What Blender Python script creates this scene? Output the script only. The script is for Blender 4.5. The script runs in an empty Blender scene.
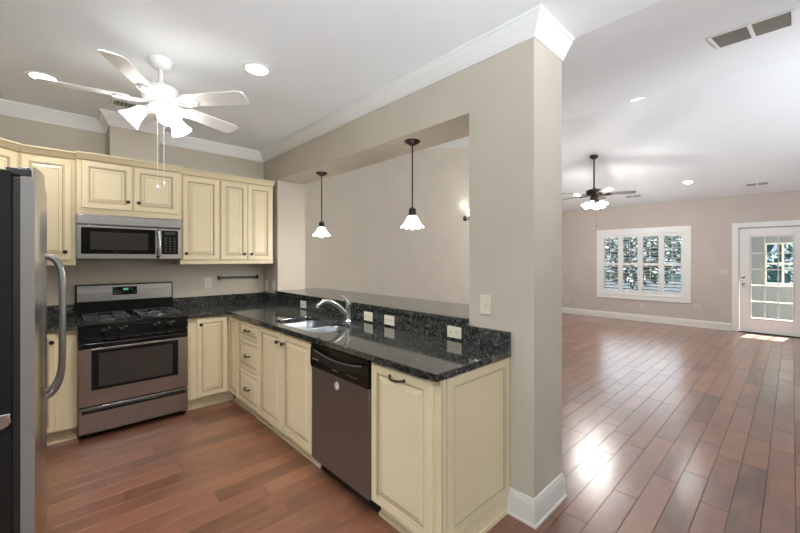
import bpy, bmesh, math, random
from mathutils import Vector, Matrix
random.seed(7)
PI = math.pi
SC = bpy.context.scene
COL = SC.collection

# ---------------------------------------------------------------- camera, sky, sun, exposure
cam = bpy.data.cameras.new('camera'); cam_o = bpy.data.objects.new('camera', cam); COL.objects.link(cam_o)
cam.sensor_width = 36; cam.lens = 367.9 / 800 * 36
cam.shift_x = 0.0017; cam.shift_y = -0.0099
cam.clip_start = 0.05; cam.clip_end = 200
cam_o.location = (0, 0, 1.428); cam_o.rotation_euler = (PI/2, 0, math.radians(-43.033))
SC.camera = cam_o

w = bpy.data.worlds.new('world'); SC.world = w; w.use_nodes = True
bg = w.node_tree.nodes['Background']
bg.inputs[0].default_value = (0.70, 0.83, 1.0, 1); bg.inputs[1].default_value = .65

def light(name, kind, loc, energy, color, rot=(0, 0, 0), parent=None, **kw):
    l = bpy.data.lights.new(name, kind); l.energy = energy; l.color = color
    for k, v in kw.items(): setattr(l, k, v)
    o = bpy.data.objects.new(name, l); COL.objects.link(o)
    o.location = loc; o.rotation_euler = rot
    if parent: o.parent = parent
    return o
SUN_DIR = Vector((-0.60, 0.10, -0.78))
sun = light('sun', 'SUN', (14, 0, 8), 45.0, (1.0, 0.95, 0.86), angle=0.02)
sun.rotation_euler = SUN_DIR.to_track_quat('-Z', 'Y').to_euler()
# fill lamps added at invented unseen windows; the last is the shuttered window's daylight
light('rear_fill', 'AREA', (0.6, -3.12, 1.5), 21, (0.90, 0.95, 1.0), (PI/2+.42, 0, 0), shape='RECTANGLE', size=3.0, size_y=1.7, spread=.75)
light('side_fill', 'AREA', (-2.92, -1.1, 1.5), 120, (0.82, 0.91, 1.0), (PI/2+.9, 0, -PI/2), shape='RECTANGLE', size=2.2, size_y=1.7, spread=1.9)
light('living_fill', 'AREA', (5.6, -3.12, 1.5), 74, (0.88, 0.93, 1.0), (PI/2+.60, 0, 0), shape='RECTANGLE', size=3.6, size_y=1.8, spread=2.1)
light('shutter_window_daylight', 'AREA', (9.68, 2.38, 1.3), 6, (0.84, 0.92, 1.0), (0, PI/2, 0), shape='RECTANGLE', size=1.3, size_y=1.5)

vs = SC.view_settings
SC.display_settings.display_device = 'sRGB'
vs.view_transform = 'Standard'; vs.look = 'None'; vs.gamma = 1; vs.use_curve_mapping = False
vs.exposure = 0.67

# ---------------------------------------------------------------- materials
def s2l(c):
    return tuple((x/12.92 if x <= .04045 else ((x+.055)/1.055)**2.4) for x in (v/255 for v in c))
def mat(name, rgb, rough=.5, metal=0.0, emit=None, spec=.5, **kw):
    m = bpy.data.materials.new(name); m.use_nodes = True
    b = m.node_tree.nodes['Principled BSDF']
    b.inputs['Base Color'].default_value = (*rgb, 1); b.inputs['Roughness'].default_value = rough
    b.inputs['Metallic'].default_value = metal; b.inputs['Specular IOR Level'].default_value = spec
    if emit:
        b.inputs['Emission Color'].default_value = (*emit[0], 1); b.inputs['Emission Strength'].default_value = emit[1]
    for k, v in kw.items(): b.inputs[k].default_value = v
    return m
def nd(m, t, **kw):
    n = m.node_tree.nodes.new(t)
    for k, v in kw.items():
        setattr(n, k, v)
    return n
def lk(m, a, b): m.node_tree.links.new(a, b)
def mth(m, op, a, b=None):
    n = nd(m, 'ShaderNodeMath', operation=op)
    for i, v in enumerate((a, b)):
        if v is None: continue
        if isinstance(v, (int, float)): n.inputs[i].default_value = v
        else: lk(m, v, n.inputs[i])
    return n.outputs[0]
def bsdf(m): return m.node_tree.nodes['Principled BSDF']
def ramp(m, fac, stops):
    r = nd(m, 'ShaderNodeValToRGB'); lk(m, fac, r.inputs[0])
    e = r.color_ramp.elements
    while len(e) < len(stops): e.new(0.5)
    for el, (p, c) in zip(e, stops): el.position = p; el.color = (*c, 1)
    return r.outputs[0]
def objco(m, scale=(1, 1, 1)):
    tc = nd(m, 'ShaderNodeTexCoord'); mp = nd(m, 'ShaderNodeMapping'); mp.inputs['Scale'].default_value = scale
    lk(m, tc.outputs['Object'], mp.inputs[0]); return mp.outputs[0]
def noise(m, co, scale, detail=3, rough=.5):
    n = nd(m, 'ShaderNodeTexNoise'); n.inputs['Scale'].default_value = scale; n.inputs['Detail'].default_value = detail
    n.inputs['Roughness'].default_value = rough; lk(m, co, n.inputs['Vector']); return n.outputs['Fac']
def bump(m, h, strength, dist=.002):
    b = nd(m, 'ShaderNodeBump'); b.inputs['Strength'].default_value = strength; b.inputs['Distance'].default_value = dist
    lk(m, h, b.inputs['Height']); lk(m, b.outputs[0], bsdf(m).inputs['Normal'])

def paint(name, rgb, rough=.6, var=.03):
    m = mat(name, rgb, rough); n = noise(m, objco(m), 3.0, 4)
    lk(m, ramp(m, n, [(.3, tuple(c*(1-var) for c in rgb)), (.7, tuple(min(1, c*(1+var)) for c in rgb))]), bsdf(m).inputs['Base Color'])
    bump(m, noise(m, objco(m), 220, 2), .06); return m

WALL = paint('wall_paint', (.562, .507, .418), .7)
WALL_DAYLIT = paint('daylight_tinted_wall_paint', (.565, .500, .455), .7)  # same wall paint with the living room's pinkish daylight cast put into its colour
CEIL = paint('ceiling_paint', (.85, .88, .905), .8, .01)
TRIMW = paint('bright_trim_paint', (.84, .835, .82), .35, .01)
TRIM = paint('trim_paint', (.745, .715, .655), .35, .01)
WHITE = mat('white_enamel', (.84, .84, .82), .35)
PLATE = mat('ivory_plastic', (.74, .69, .56), .4)
LPLATE = mat('almond_plastic', (.62, .575, .52), .4)
WPLATE = mat('white_plastic', (.74, .71, .66), .4)
CREAM = paint('cream_paint', (.790, .675, .450), .38, .025)
CREAM_L = CREAM
GLAZE = mat('antique_glaze', (.46, .37, .23), .5)
BRONZE = mat('dark_bronze', (.045, .032, .024), .38, .7)
BLACK = mat('black_enamel', (.006, .006, .006), .16, spec=.35)
BLACKM = mat('black_plastic', (.018, .018, .018), .45)
BGLASS = mat('black_glass', (.008, .008, .008), .06, spec=.35)
OVENGL = mat('oven_glass', (.045, .040, .036), .10, spec=.35)
IRON = mat('cast_iron', (.030, .030, .030), .30)
GRIP_HL = mat('grip_highlight_grey', (.09, .085, .08), .3)
BADGE = mat('badge_grey', (.42, .41, .40), .35)
BURN = mat('burner_aluminium', (.10, .10, .10), .4, .8)
CHROME = mat('chrome', (.80, .80, .80), .14, 1.0)
SATIN = mat('satin_nickel', (.50, .49, .475), .26, 1.0)
HANDST = mat('brushed_handle', (.34, .335, .33), .30, 1.0)
BASIN = mat('basin_steel', (.25, .275, .31), .32, 1.0)
GREYTXT = mat('grey_print', (.20, .20, .20), .5)
DIMTXT = mat('dim_print', (.06, .06, .06), .5)
LCD = mat('clock_display', (.01, .02, .01), .2, emit=((.2, .8, .5), .35))
SHADE = mat('opal_shade', (.9, .9, .88), .3, emit=((1.0, .97, .93), 5.0))
PSHADE = mat('pendant_opal_shade', (.9, .9, .88), .3, emit=((1.0, .95, .88), 12.0))
SCSHADE = mat('sconce_shade', (.9, .9, .88), .3, emit=((1.0, .95, .88), 1.3))
LENS = mat('downlight_lens', (.9, .9, .88), .4, emit=((1.0, .95, .87), 13.0))
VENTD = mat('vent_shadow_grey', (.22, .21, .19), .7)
VENTG = mat('vent_louver_grey', (.55, .53, .48), .5)
FBLADE = mat('dark_walnut_blade', (.05, .033, .026), .4)

def steel(name, rgb, rough, axis):
    m = mat(name, rgb, rough, 1.0)
    bsdf(m).inputs['Anisotropic'].default_value = .55
    return m
STEEL = steel('brushed_steel', (.42, .395, .375), .27, 0)
STEELV = steel('brushed_steel_door', (.66, .65, .635), .24, 2)
DOORSIDE = mat('grey_door_edge', (.30, .275, .26), .5, .3)
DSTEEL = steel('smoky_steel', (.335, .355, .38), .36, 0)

def textured_black():
    m = mat('pebbled_black_side', (.012, .0115, .010), .6, spec=.3)
    bump(m, noise(m, objco(m), 320, 2), .35, .001); return m
FSIDE = textured_black()

def granite():
    m = mat('dark_granite', (.02, .02, .02), .07); bsdf(m).inputs['IOR'].default_value = 1.75
    co = objco(m)
    v = nd(m, 'ShaderNodeTexVoronoi'); v.inputs['Scale'].default_value = 105; lk(m, co, v.inputs['Vector'])
    n1 = noise(m, co, 58, 4, .65); n2 = noise(m, co, 14, 3)
    base = ramp(m, n1, [(.38, (.006, .007, .007)), (.50, (.016, .020, .021)), (.60, (.050, .060, .063)), (.72, (.16, .19, .20))])
    sp = nd(m, 'ShaderNodeSeparateColor'); lk(m, v.outputs['Color'], sp.inputs[0])
    brown = ramp(m, sp.outputs[0], [(.80, (0, 0, 0)), (.82, (.050, .038, .020)), (.93, (.085, .066, .038)), (.97, (.13, .14, .13))])
    fl = nd(m, 'ShaderNodeMixRGB', blend_type='ADD'); fl.inputs[0].default_value = .8
    lk(m, base, fl.inputs[1]); lk(m, brown, fl.inputs[2])
    mx = nd(m, 'ShaderNodeMixRGB', blend_type='MULTIPLY'); mx.inputs[0].default_value = .5
    lk(m, fl.outputs[0], mx.inputs[1]); lk(m, ramp(m, n2, [(.3, (.45, .45, .45)), (.7, (1.2, 1.2, 1.2))]), mx.inputs[2])
    lk(m, mx.outputs[0], bsdf(m).inputs['Base Color']); return m
GRANITE = granite()

def wood_floor():
    m = mat('hand_scraped_wood', (.2, .1, .07), .25)
    tc = nd(m, 'ShaderNodeTexCoord'); at = nd(m, 'ShaderNodeAttribute', attribute_name='board')
    sp = nd(m, 'ShaderNodeSeparateColor'); lk(m, at.outputs['Color'], sp.inputs[0])
    tone = sp.outputs[0]
    off = nd(m, 'ShaderNodeVectorMath', operation='MULTIPLY_ADD'); lk(m, at.outputs['Color'], off.inputs[0]); off.inputs[1].default_value = (40, 40, 40)
    lk(m, tc.outputs['Object'], off.inputs[2])
    def n(sx, sy, sc, det, rough, rot=0):
        mp = nd(m, 'ShaderNodeMapping'); mp.inputs['Scale'].default_value = (sx, sy, 1); mp.inputs['Rotation'].default_value = (0, 0, rot); lk(m, off.outputs[0], mp.inputs[0])
        return noise(m, mp.outputs[0], sc, det, rough)
    g = n(2.0, 22, 1.6, 4, .55); blot = n(3.2, 7, .9, 3, .6)
    t = mth(m, 'ADD', mth(m, 'MULTIPLY', tone, .38), mth(m, 'ADD', mth(m, 'MULTIPLY', g, .24), mth(m, 'MULTIPLY', blot, .60)))
    c = ramp(m, t, [(.28, (.085, .034, .019)), (.56, (.192, .080, .045)), (.74, (.250, .108, .062)), (1.0, (.33, .155, .092))])
    lk(m, c, bsdf(m).inputs['Base Color'])
    bump(m, n(6, 30, 1.0, 2, .5, .14), .42, .004)
    b = bsdf(m); b.inputs['Roughness'].default_value = .30; b.inputs['Coat Weight'].default_value = .8; b.inputs['Coat IOR'].default_value = 1.55; b.inputs['Coat Roughness'].default_value = .20
    return m
FLOOR = wood_floor()
SUBFLOOR = mat('joint_shadow_brown', (.030, .014, .010), .7)

def glass():
    m = bpy.data.materials.new('window_glass'); m.use_nodes = True; nt = m.node_tree
    nt.nodes.remove(nt.nodes['Principled BSDF'])
    t = nd(m, 'ShaderNodeBsdfTransparent'); t.inputs[0].default_value = (.93, .97, .97, 1)
    g = nd(m, 'ShaderNodeBsdfGlossy'); g.inputs['Roughness'].default_value = .02
    f = nd(m, 'ShaderNodeFresnel'); f.inputs[0].default_value = 1.45
    mx = nd(m, 'ShaderNodeMixShader'); ge = nd(m, 'ShaderNodeNewGeometry'); lk(m, mth(m, 'MULTIPLY', f.outputs[0], mth(m, 'SUBTRACT', 1.0, ge.outputs['Backfacing'])), mx.inputs[0]); lk(m, t.outputs[0], mx.inputs[1]); lk(m, g.outputs[0], mx.inputs[2])
    lk(m, mx.outputs[0], nt.nodes['Material Output'].inputs[0]); return m
GLASS = glass()
LEAF = mat('tree_leaf', (.034, .105, .112), .6); BARK = mat('bark', (.10, .075, .055), .9)
PATIO = paint('patio_slate', (.030, .037, .047), .8, .08)
PORCHG = paint('porch_grey', (.24, .25, .26), .7, .04)
BLOCKER = paint('blocker_brown', (.07, .06, .05), .85, .2)
LAWN = paint('lawn', (.010, .020, .020), .9, .3)
for m_ in (PATIO, LAWN): bsdf(m_).inputs['Specular IOR Level'].default_value = 0

# ---------------------------------------------------------------- mesh helpers
class MB:
    def __init__(s): s.bm = bmesh.new(); s.mi = 0
    def face(s, vs, mi=None):
        try: f = s.bm.faces.new(vs); f.material_index = s.mi if mi is None else mi; return f
        except ValueError: return None
    def box(s, x0, x1, y0, y1, z0, z1):
        v = [s.bm.verts.new((x, y, z)) for x in (x0, x1) for y in (y0, y1) for z in (z0, z1)]
        for q in ((0, 1, 3, 2), (4, 6, 7, 5), (0, 4, 5, 1), (2, 3, 7, 6), (0, 2, 6, 4), (1, 5, 7, 3)): s.face([v[i] for i in q])
        return s
    def rings(s, rings, cap0=True, cap1=True, closed=True, mis=None):
        vr = [[s.bm.verts.new(p) for p in r] for r in rings]
        n = len(vr[0])
        for i in range(len(vr)-1):
            for k in range(n if closed else n-1):
                a, b = vr[i], vr[i+1]; q = [a[k], a[(k+1) % n], b[(k+1) % n], b[k]]
                s.face(q, None if mis is None else mis[i])
        if cap0: s.face(list(reversed(vr[0])))
        if cap1: s.face(vr[-1], None if mis is None else mis[-1])
        return s
    def tube(s, pts, r, seg=10, cap=True):
        pts = [Vector(p) for p in pts]; rs = r if isinstance(r, (list, tuple)) else [r]*len(pts)
        rings = []; up = None
        for i, p in enumerate(pts):
            d = (pts[min(i+1, len(pts)-1)] - pts[max(i-1, 0)]).normalized()
            if up is None: up = Vector((0, 0, 1)) if abs(d.z) < .9 else Vector((1, 0, 0))
            a = d.cross(up).normalized(); b = a.cross(d).normalized(); up = b
            rings.append([p + (a*math.cos(t) + b*math.sin(t))*rs[i] for t in (2*PI*k/seg for k in range(seg))])
        return s.rings(rings, cap, cap)
    def lathe(s, prof, c=(0, 0, 0), axis=(0, 0, 1), seg=24, cap0=True, cap1=True, wave=None):
        # prof: list of (radius, height along axis)
        c = Vector(c); ax = Vector(axis).normalized()
        a = ax.orthogonal().normalized(); b = ax.cross(a)
        rings = []
        for j, (r, h) in enumerate(prof):
            rings.append([c + ax*(h + (wave[j]*math.cos(6*t) if wave else 0)) + (a*math.cos(t)+b*math.sin(t))*r for t in (2*PI*k/seg for k in range(seg))])
        return s.rings(rings, cap0, cap1)
    def prism(s, poly, axis, h0, h1):
        def P(p, h):
            return {'x': (h, p[0], p[1]), 'y': (p[0], h, p[1]), 'z': (p[0], p[1], h)}[axis]
        return s.rings([[P(p, h0) for p in poly], [P(p, h1) for p in poly]])
    def sweep(s, path, prof, zbase=0.0, d_in=None, d_out=None, pm=None):
        # mouldings: path of xy wall points, prof of (offset to the right of travel, z)
        path = [Vector(p) for p in path]; n = len(path); rings = []
        for i, p in enumerate(path):
            d0 = (path[i]-path[i-1]).normalized() if i else (Vector(d_in).normalized() if d_in else None)
            d1 = (path[i+1]-path[i]).normalized() if i < n-1 else (Vector(d_out).normalized() if d_out else None)
            n0 = Vector((d0.y, -d0.x)) if d0 else None; n1 = Vector((d1.y, -d1.x)) if d1 else None
            if n0 is None: m = n1
            elif n1 is None: m = n0
            else: m = (n0+n1)/(1+n0.dot(n1))
            rings.append([(p.x+m.x*o, p.y+m.y*o, zbase+z) for o, z in prof])
        n0_ = len(s.bm.faces); s.rings(rings)
        if pm:
            s.bm.faces.ensure_lookup_table()
            for i, f in enumerate(list(s.bm.faces)[n0_:-2]): f.material_index = 1 if (i % len(prof)) in pm else 0
        return s
    def move(s, m):
        bmesh.ops.transform(s.bm, matrix=m, verts=s.bm.verts); return s
    def build(s, name, mats, parent=None, bevel=0, smooth=35, seg=2, loc=None):
        bmesh.ops.recalc_face_normals(s.bm, faces=s.bm.faces)
        me = bpy.data.meshes.new(name); s.bm.to_mesh(me); s.bm.free()
        for m in (mats if isinstance(mats, (list, tuple)) else [mats]): me.materials.append(m)
        if smooth:
            me.polygons.foreach_set('use_smooth', [True]*len(me.polygons)); me.set_sharp_from_angle(angle=math.radians(smooth))
        o = bpy.data.objects.new(name, me); COL.objects.link(o)
        if parent: o.parent = parent
        if loc: o.location = loc
        if bevel:
            b = o.modifiers.new('bevel', 'BEVEL'); b.width = bevel; b.segments = seg; b.limit_method = 'ANGLE'; b.angle_limit = math.radians(40)
        return o
def tag(o, label, cat, group=None):
    o['label'] = label; o['category'] = cat
    if group: o['group'] = group
    return o
def thing(name, label, cat, loc=(0, 0, 0), rz=0, group=None):
    o = bpy.data.objects.new(name, None); COL.objects.link(o); o.empty_display_size = .1
    o.location = loc; o.rotation_euler = (0, 0, rz); return tag(o, label, cat, group)
def structure(o): o['kind'] = 'structure'; return o
def sroot(name, loc=(0, 0, 0)):
    o = bpy.data.objects.new(name, None); COL.objects.link(o); o.location = loc; return structure(o)
def dup(root, loc, label, group=None, rot=None):
    r = root.copy(); COL.objects.link(r); r.location = loc
    if rot: r.rotation_euler = rot
    r['label'] = label
    if group: r['group'] = group
    for ch in list(root.children):
        c = ch.copy(); COL.objects.link(c); c.parent = r
        for g in list(ch.children):
            d = g.copy(); COL.objects.link(d); d.parent = c
    return r

# ---------------------------------------------------------------- room shell
XL, XW, XW2, XR = -.82, 1.871, 2.221, 9.80
YB, YC, YF, XLL = 4.434, .945, -3.2, -3.0
ZC, ZR, ZE, XRID = 2.718, 3.66, 2.662, 6.0
T = .14
def floor_boards():
    """hardwood strips laid along x over the sub-floor: one mesh, each strip with eased edges and its own tone"""
    rnd = random.Random(3); b = MB(); W = .128; g = .0009; e = .0010; tones = []
    x0, x1, y = XLL-T, XR+T, YF-T
    while y < YB:
        x = x0 - rnd.uniform(0, .9)
        while x < x1:
            L = rnd.choice((.45, .6, .75, .9, 1.05, 1.2)) * rnd.uniform(.9, 1.1)
            a, c = max(x, x0)+g, min(x+L, x1)-g
            if c-a > .02:
                t = (min(1, max(0, rnd.gauss(.47, .22))), rnd.random(), rnd.random(), 1)
                dz = [rnd.uniform(-.0006, 0) for _ in range(4)]
                lo = [b.bm.verts.new(p) for p in ((a, y+g, -.003), (c, y+g, -.003), (c, y+W-g, -.003), (a, y+W-g, -.003))]
                md = [b.bm.verts.new(p) for p in ((a, y+g, -.0016), (c, y+g, -.0016), (c, y+W-g, -.0016), (a, y+W-g, -.0016))]
                hi = [b.bm.verts.new((p[0], p[1], dz[i])) for i, p in enumerate(((a+e, y+g+e), (c-e, y+g+e), (c-e, y+W-g-e), (a+e, y+W-g-e)))]
                for A, B in ((lo, md), (md, hi)):
                    for k in range(4): b.face([A[k], A[(k+1) % 4], B[(k+1) % 4], B[k]], 0); tones.append(t)
                b.face(hi, 0); tones.append(t)
            x += L
        y += W
    b.mi = 1; b.box(x0, x1, YF-T, YB+T, -.12, -.003); tones += [(0, 0, 0, 1)]*6
    bm = b.bm; bm.normal_update()
    me = bpy.data.meshes.new('floor'); bm.to_mesh(me); bm.free()
    me.materials.append(FLOOR); me.materials.append(SUBFLOOR)
    at = me.color_attributes.new('board', 'FLOAT_COLOR', 'CORNER')
    buf = []
    for p, t in zip(me.polygons, tones): buf += list(t)*p.loop_total
    at.data.foreach_set('color', buf)
    o = bpy.data.objects.new('floor', me); COL.objects.link(o); return structure(o)
floor_boards()
structure(MB().box(XLL-T, XW2, YF-T, YB+T, ZC, ZC+.12).build('ceiling', CEIL, smooth=0))
def ridge_ceiling():
    b = MB(); p = [(XW2, ZC), (XRID, ZR), (XR+T, ZE - (ZR-ZE)/(XR-XRID)*T)]
    poly = p + [(x, z+.14) for x, z in reversed(p)]
    b.prism(poly, 'y', YF-T, YB+T); return b.build('ceiling_living', CEIL, smooth=0)
structure(ridge_ceiling())
gable = [(XLL-T, 0), (XR+T, 0), (XR+T, ZE), (XR, ZE+.0), (XRID, ZR+.05), (XW2, ZC+.05), (XLL-T, ZC)]
structure(MB().prism([(XL-T, 0)] + gable[1:-1] + [(XL-T, ZC)], 'y', YB, YB+T).build('wall_back', WALL, smooth=0))
def wall_holes(name, axis, p0, p1, u0, u1, z1, holes):
    """flat wall spanning u0..u1 x 0..z1 with rectangular holes (u0,u1,z0,z1)"""
    us = sorted({u0, u1, *[h[0] for h in holes], *[h[1] for h in holes]}); zs = sorted({0, z1, *[h[2] for h in holes], *[h[3] for h in holes]})
    b = MB()
    for a, c in zip(us, us[1:]):
        for e, g in zip(zs, zs[1:]):
            um, zm = (a+c)/2, (e+g)/2
            if any(h[0] < um < h[1] and h[2] < zm < h[3] for h in holes): continue
            if axis == 'x': b.box(p0, p1, a, c, e, g)
            else: b.box(a, c, p0, p1, e, g)
    return structure(b.build(name, WALL_DAYLIT if name == 'wall_right' else WALL, smooth=0))
WIN = (1.578, 3.188, .598, 2.006); DOOR = (-.195, .722, 0, 2.02)
wall_holes('wall_right', 'x', XR, XR+T, YF-T, YB+T, ZE, [WIN, DOOR])
RW1 = (-.9, 2.1, .65, 2.35); RW2 = (4.6, 8.2, .6, 2.4)  # invented openings, added for fill light
wall_holes('wall_front', 'y', YF-T, YF, XLL-T, XR+T, ZE, [RW1, RW2])
structure(MB().prism([(XLL-T, ZE), (XR+T, ZE), (XRID, ZR+.05), (XW2, ZC+.05), (XLL-T, ZC)], 'y', YF-T, YF).build('wall_front_gable', WALL, smooth=0))
SW = (-2.2, 0.0, .65, 2.35)
wall_holes('wall_left', 'x', XLL-T, XLL, YF, 1.0+T, ZC, [SW])
structure(MB().box(XL-T, XL, 1.0, YB, 0, ZC).box(XLL, XL-T, 1.0, 1.0+T, 0, ZC).build('wall_alcove', WALL, smooth=0))
YJ, YJF, ZH = 1.365, 4.043, 2.329
structure(MB().box(XW, XW2, YC, YJ, 0, ZC).box(XW, XW2, YJF, YB, 0, ZC).box(XW, XW2, YJ, YJF, ZH, ZC).box(XW, XW2, YJ, YJF, 0, 1.026).build('wall_partition', WALL, smooth=0))
CX0, CX1, CYF = .355, .727, 4.13
structure(MB().box(CX0, CX1, CYF, YB, 2.27, ZC).build('wall_chase', WALL, smooth=0))
# crown and base mouldings
crown = [(0, 0), (0, -.108), (.010, -.108), (.012, -.098), (.020, -.092), (.030, -.072), (.050, -.040), (.060, -.026), (.062, -.018), (.072, -.014), (.074, 0)]
structure(MB().sweep([(XL, 1.0), (XL, YB), (CX0, YB), (CX0, CYF), (CX1, CYF), (CX1, YB), (XW, YB), (XW, YC), (XW2, YC)], crown, ZC).build('trim_1', TRIMW, smooth=25))
base = [(0, 0), (.022, 0), (.022, .012), (.016, .018), (.015, .105), (.013, .118), (.008, .128), (.006, .142), (0, .145)]
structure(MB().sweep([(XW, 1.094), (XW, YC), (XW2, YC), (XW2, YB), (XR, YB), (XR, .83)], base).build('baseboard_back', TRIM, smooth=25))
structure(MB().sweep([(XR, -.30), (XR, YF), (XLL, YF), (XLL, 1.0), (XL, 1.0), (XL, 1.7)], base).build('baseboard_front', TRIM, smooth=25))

# ---- shuttered window
win = sroot('window_1')
def casing(b, y0, y1, z0, z1, wd, x0, x1):
    b.box(x0, x1, y0-wd, y0, z0-wd, z1+wd).box(x0, x1, y1, y1+wd, z0-wd, z1+wd).box(x0, x1, y0, y1, z1, z1+wd).box(x0, x1, y0, y1, z0-wd, z0); return b
b = casing(MB(), 1.578, 3.188, .598, 2.006, .118, XR-.022, XR); casing(b, 1.59, 3.176, .61, 1.994, .03, XR-.032, XR-.02)
b.build('window_frame', TRIMW, win, .004)
b = MB(); casing(b, 1.62, 3.146, .64, 1.964, .042, XR+.05, XR+.11); b.box(XR+.05, XR+.11, 2.35, 2.416, .6, 2.0)
for a, c in ((1.62, 2.35), (2.416, 3.146)):
    b.box(XR+.06, XR+.10, a, c, 1.285, 1.32)
b.build('sash', TRIM, win, .003)
MB().box(XR+.078, XR+.084, 1.6, 3.17, .61, 2.0).build('pane', GLASS, win, smooth=0)
def shutter(y0, y1):
    b = MB(); x0, x1 = XR-.020, XR+.012
    st = .052
    b.box(x0, x1, y0, y0+st, .602, 2.002).box(x0, x1, y1-st, y1, .602, 2.002)
    for z0, z1 in ((.602, .688), (1.27, 1.33), (1.925, 2.002)): b.box(x0, x1, y0+st, y1-st, z0, z1)
    p = b.build('shutter_panel', TRIMW, win, .003)
    s = MB()
    for z0, z1 in ((.688, 1.27), (1.33, 1.925)):
        n = 8; sp = (z1-z0)/n
        for k in range(n):
            z = z0+(k+.5)*sp; a = math.radians(-24)
            prof = []
            for q in range(10):
                t = 2*PI*q/10; u, v = .033*math.cos(t), .0065*math.sin(t)
                prof.append((XR-.004+u*math.cos(a)-v*math.sin(a), z+u*math.sin(a)+v*math.cos(a)))
            s.rings([[(x, y0+st, zz) for x, zz in prof], [(x, y1-st, zz) for x, zz in prof]])
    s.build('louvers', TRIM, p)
    r = MB(); ym = (y0+y1)/2
    for z0, z1 in ((.72, 1.25), (1.36, 1.90)): r.box(XR-.046, XR-.036, ym-.006, ym+.006, z0, z1)
    r.build('tilt_rod', TRIM, p)
for q in ((2.786, 3.186), (2.385, 2.784), (1.981, 2.383), (1.580, 1.979)): shutter(*q)

# ---- glazed garden door
dr = sroot('door_1')
b = MB(); x0, x1 = XR-.020, XR
b.box(x0, x1, .725, .822, 0, 2.125).box(x0, x1, -.295, -.198, 0, 2.125).box(x0, x1, -.198, .725, 2.028, 2.125)
b.box(XR, XR+T, .718, .726, 0, 2.03).box(XR, XR+T, -.203, -.195, 0, 2.03).box(XR, XR+T, -.195, .718, 2.014, 2.03)
b.build('door_casing', TRIMW, dr, .003)
GY0, GY1, GZ0, GZ1 = .0, .545, .29, 1.84
b = MB(); dx0, dx1 = XR+.015, XR+.058
b.box(dx0, dx1, GY1, .714, .014, 2.010).box(dx0, dx1, -.191, GY0, .014, 2.010).box(dx0, dx1, GY0, GY1, GZ1, 2.010).box(dx0, dx1, GY0, GY1, .014, GZ0)
b.build('door_slab', TRIMW, dr, .002)
b = MB(); casing(b, GY0, GY1, GZ0, GZ1, .024, dx0-.012, dx0)
for k in (1, 2): y = GY0+(GY1-GY0)*k/3; b.box(dx0-.008, dx1+.004, y-.009, y+.009, GZ0, GZ1)
for k in range(1, 5): z = GZ0+(GZ1-GZ0)*k/5; b.box(dx0-.0075, dx1+.0035, GY0, GY1, z-.009, z+.009)
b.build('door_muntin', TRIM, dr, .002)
MB().box(XR+.034, XR+.040, GY0, GY1, GZ0, GZ1).build('door_pane', GLASS, dr, smooth=0)
MB().lathe([(.028, 0), (.028, .006), (.012, .010), (.010, .030), (.022, .036), (.027, .048), (.022, .062), (.006, .066)], (dx0, .655, .935), (-1, 0, 0)).build('door_knob', SATIN, dr)
MB().lathe([(.028, 0), (.028, .008), (.020, .014), (.008, .018)], (dx0, .655, 1.07), (-1, 0, 0)).build('deadbolt', SATIN, dr)
MB().box(XR-.03, XR+T, -.195, .718, 0, .014).build('threshold', BRONZE, dr, .003)
# unseen windows invented to carry the fill lamps: frames and panes only
for i, (h, ax) in enumerate(((RW1, 'y'), (RW2, 'y'), (SW, 'x'))):
    r = sroot('window_%d' % (i+2)); b = MB(); g = MB()
    n = 3; du = (h[1]-h[0])/n
    def bx(m, u0, u1, z0, z1, d0, d1):
        if ax == 'y': m.box(u0, u1, YF-d1, YF-d0, z0, z1)
        else: m.box(XLL-d1, XLL-d0, u0, u1, z0, z1)
    bx(b, h[0]-.09, h[0], h[2]-.09, h[3]+.09, -.02, 0); bx(b, h[1], h[1]+.09, h[2]-.09, h[3]+.09, -.02, 0)
    bx(b, h[0], h[1], h[3], h[3]+.09, -.02, 0); bx(b, h[0], h[1], h[2]-.09, h[2], -.02, 0)
    for k in range(n):
        u0 = h[0]+k*du; u1 = u0+du
        bx(b, u0, u0+.04, h[2], h[3], .03, .09); bx(b, u1-.04, u1, h[2], h[3], .03, .09)
        for z in (h[2], (h[2]+h[3])/2-.02, h[3]-.04): bx(b, u0+.04, u1-.04, z, z+.04, .03, .09)
    bx(g, h[0], h[1], h[2], h[3], .058, .062)
    b.build('window_frame', TRIM, r); g.build('pane', GLASS, r, smooth=0)

# ---- outside: porch, garden
structure(MB().box(XR+T, 30.0, -14, 24, -.14, -.02).build('ground_patio', PATIO, smooth=0))
structure(MB().box(-30, 45, -40, 40, -.30, -.16).build('ground_lawn', LAWN, smooth=0))
structure(MB().box(XR+T, 10.95, -1.6, 1.0, 2.42, 2.55).box(XR+T, 13.2, 1.0, 4.6, 2.42, 2.55).build('roof_porch', PORCHG, smooth=0))  # door side cut short for the sun patch; deeper side added to shade shutters
structure(MB().box(-6, 13, -6.2, -6.05, -.16, 3.2).build('wall_sky_blocker', BLOCKER, smooth=0))  # unseen dark wall added so black fronts don't mirror the bright sky
b = MB(); px = 12.0
b.box(px, px+.1, -1.6, 1.4, -.14, .84).box(px, px+.1, .45, 1.4, .84, 2.5).box(px, px+.1, -1.6, .45, 1.78, 2.5).box(px, px+.1, -1.6, -.7, .84, 1.78)
structure(b.build('wall_porch', PORCHG, smooth=0))
r = sroot('window_5'); b = MB()
for y in (.43, .15, -.13, -.41, -.68): b.box(px-.01, px+.06, y-.02, y+.02, .84, 1.78)
for z in (.85, 1.31, 1.77): b.box(px-.012, px+.058, -.7, .45, z-.018, z+.018)
b.build('window_frame', TRIM, r)
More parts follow.
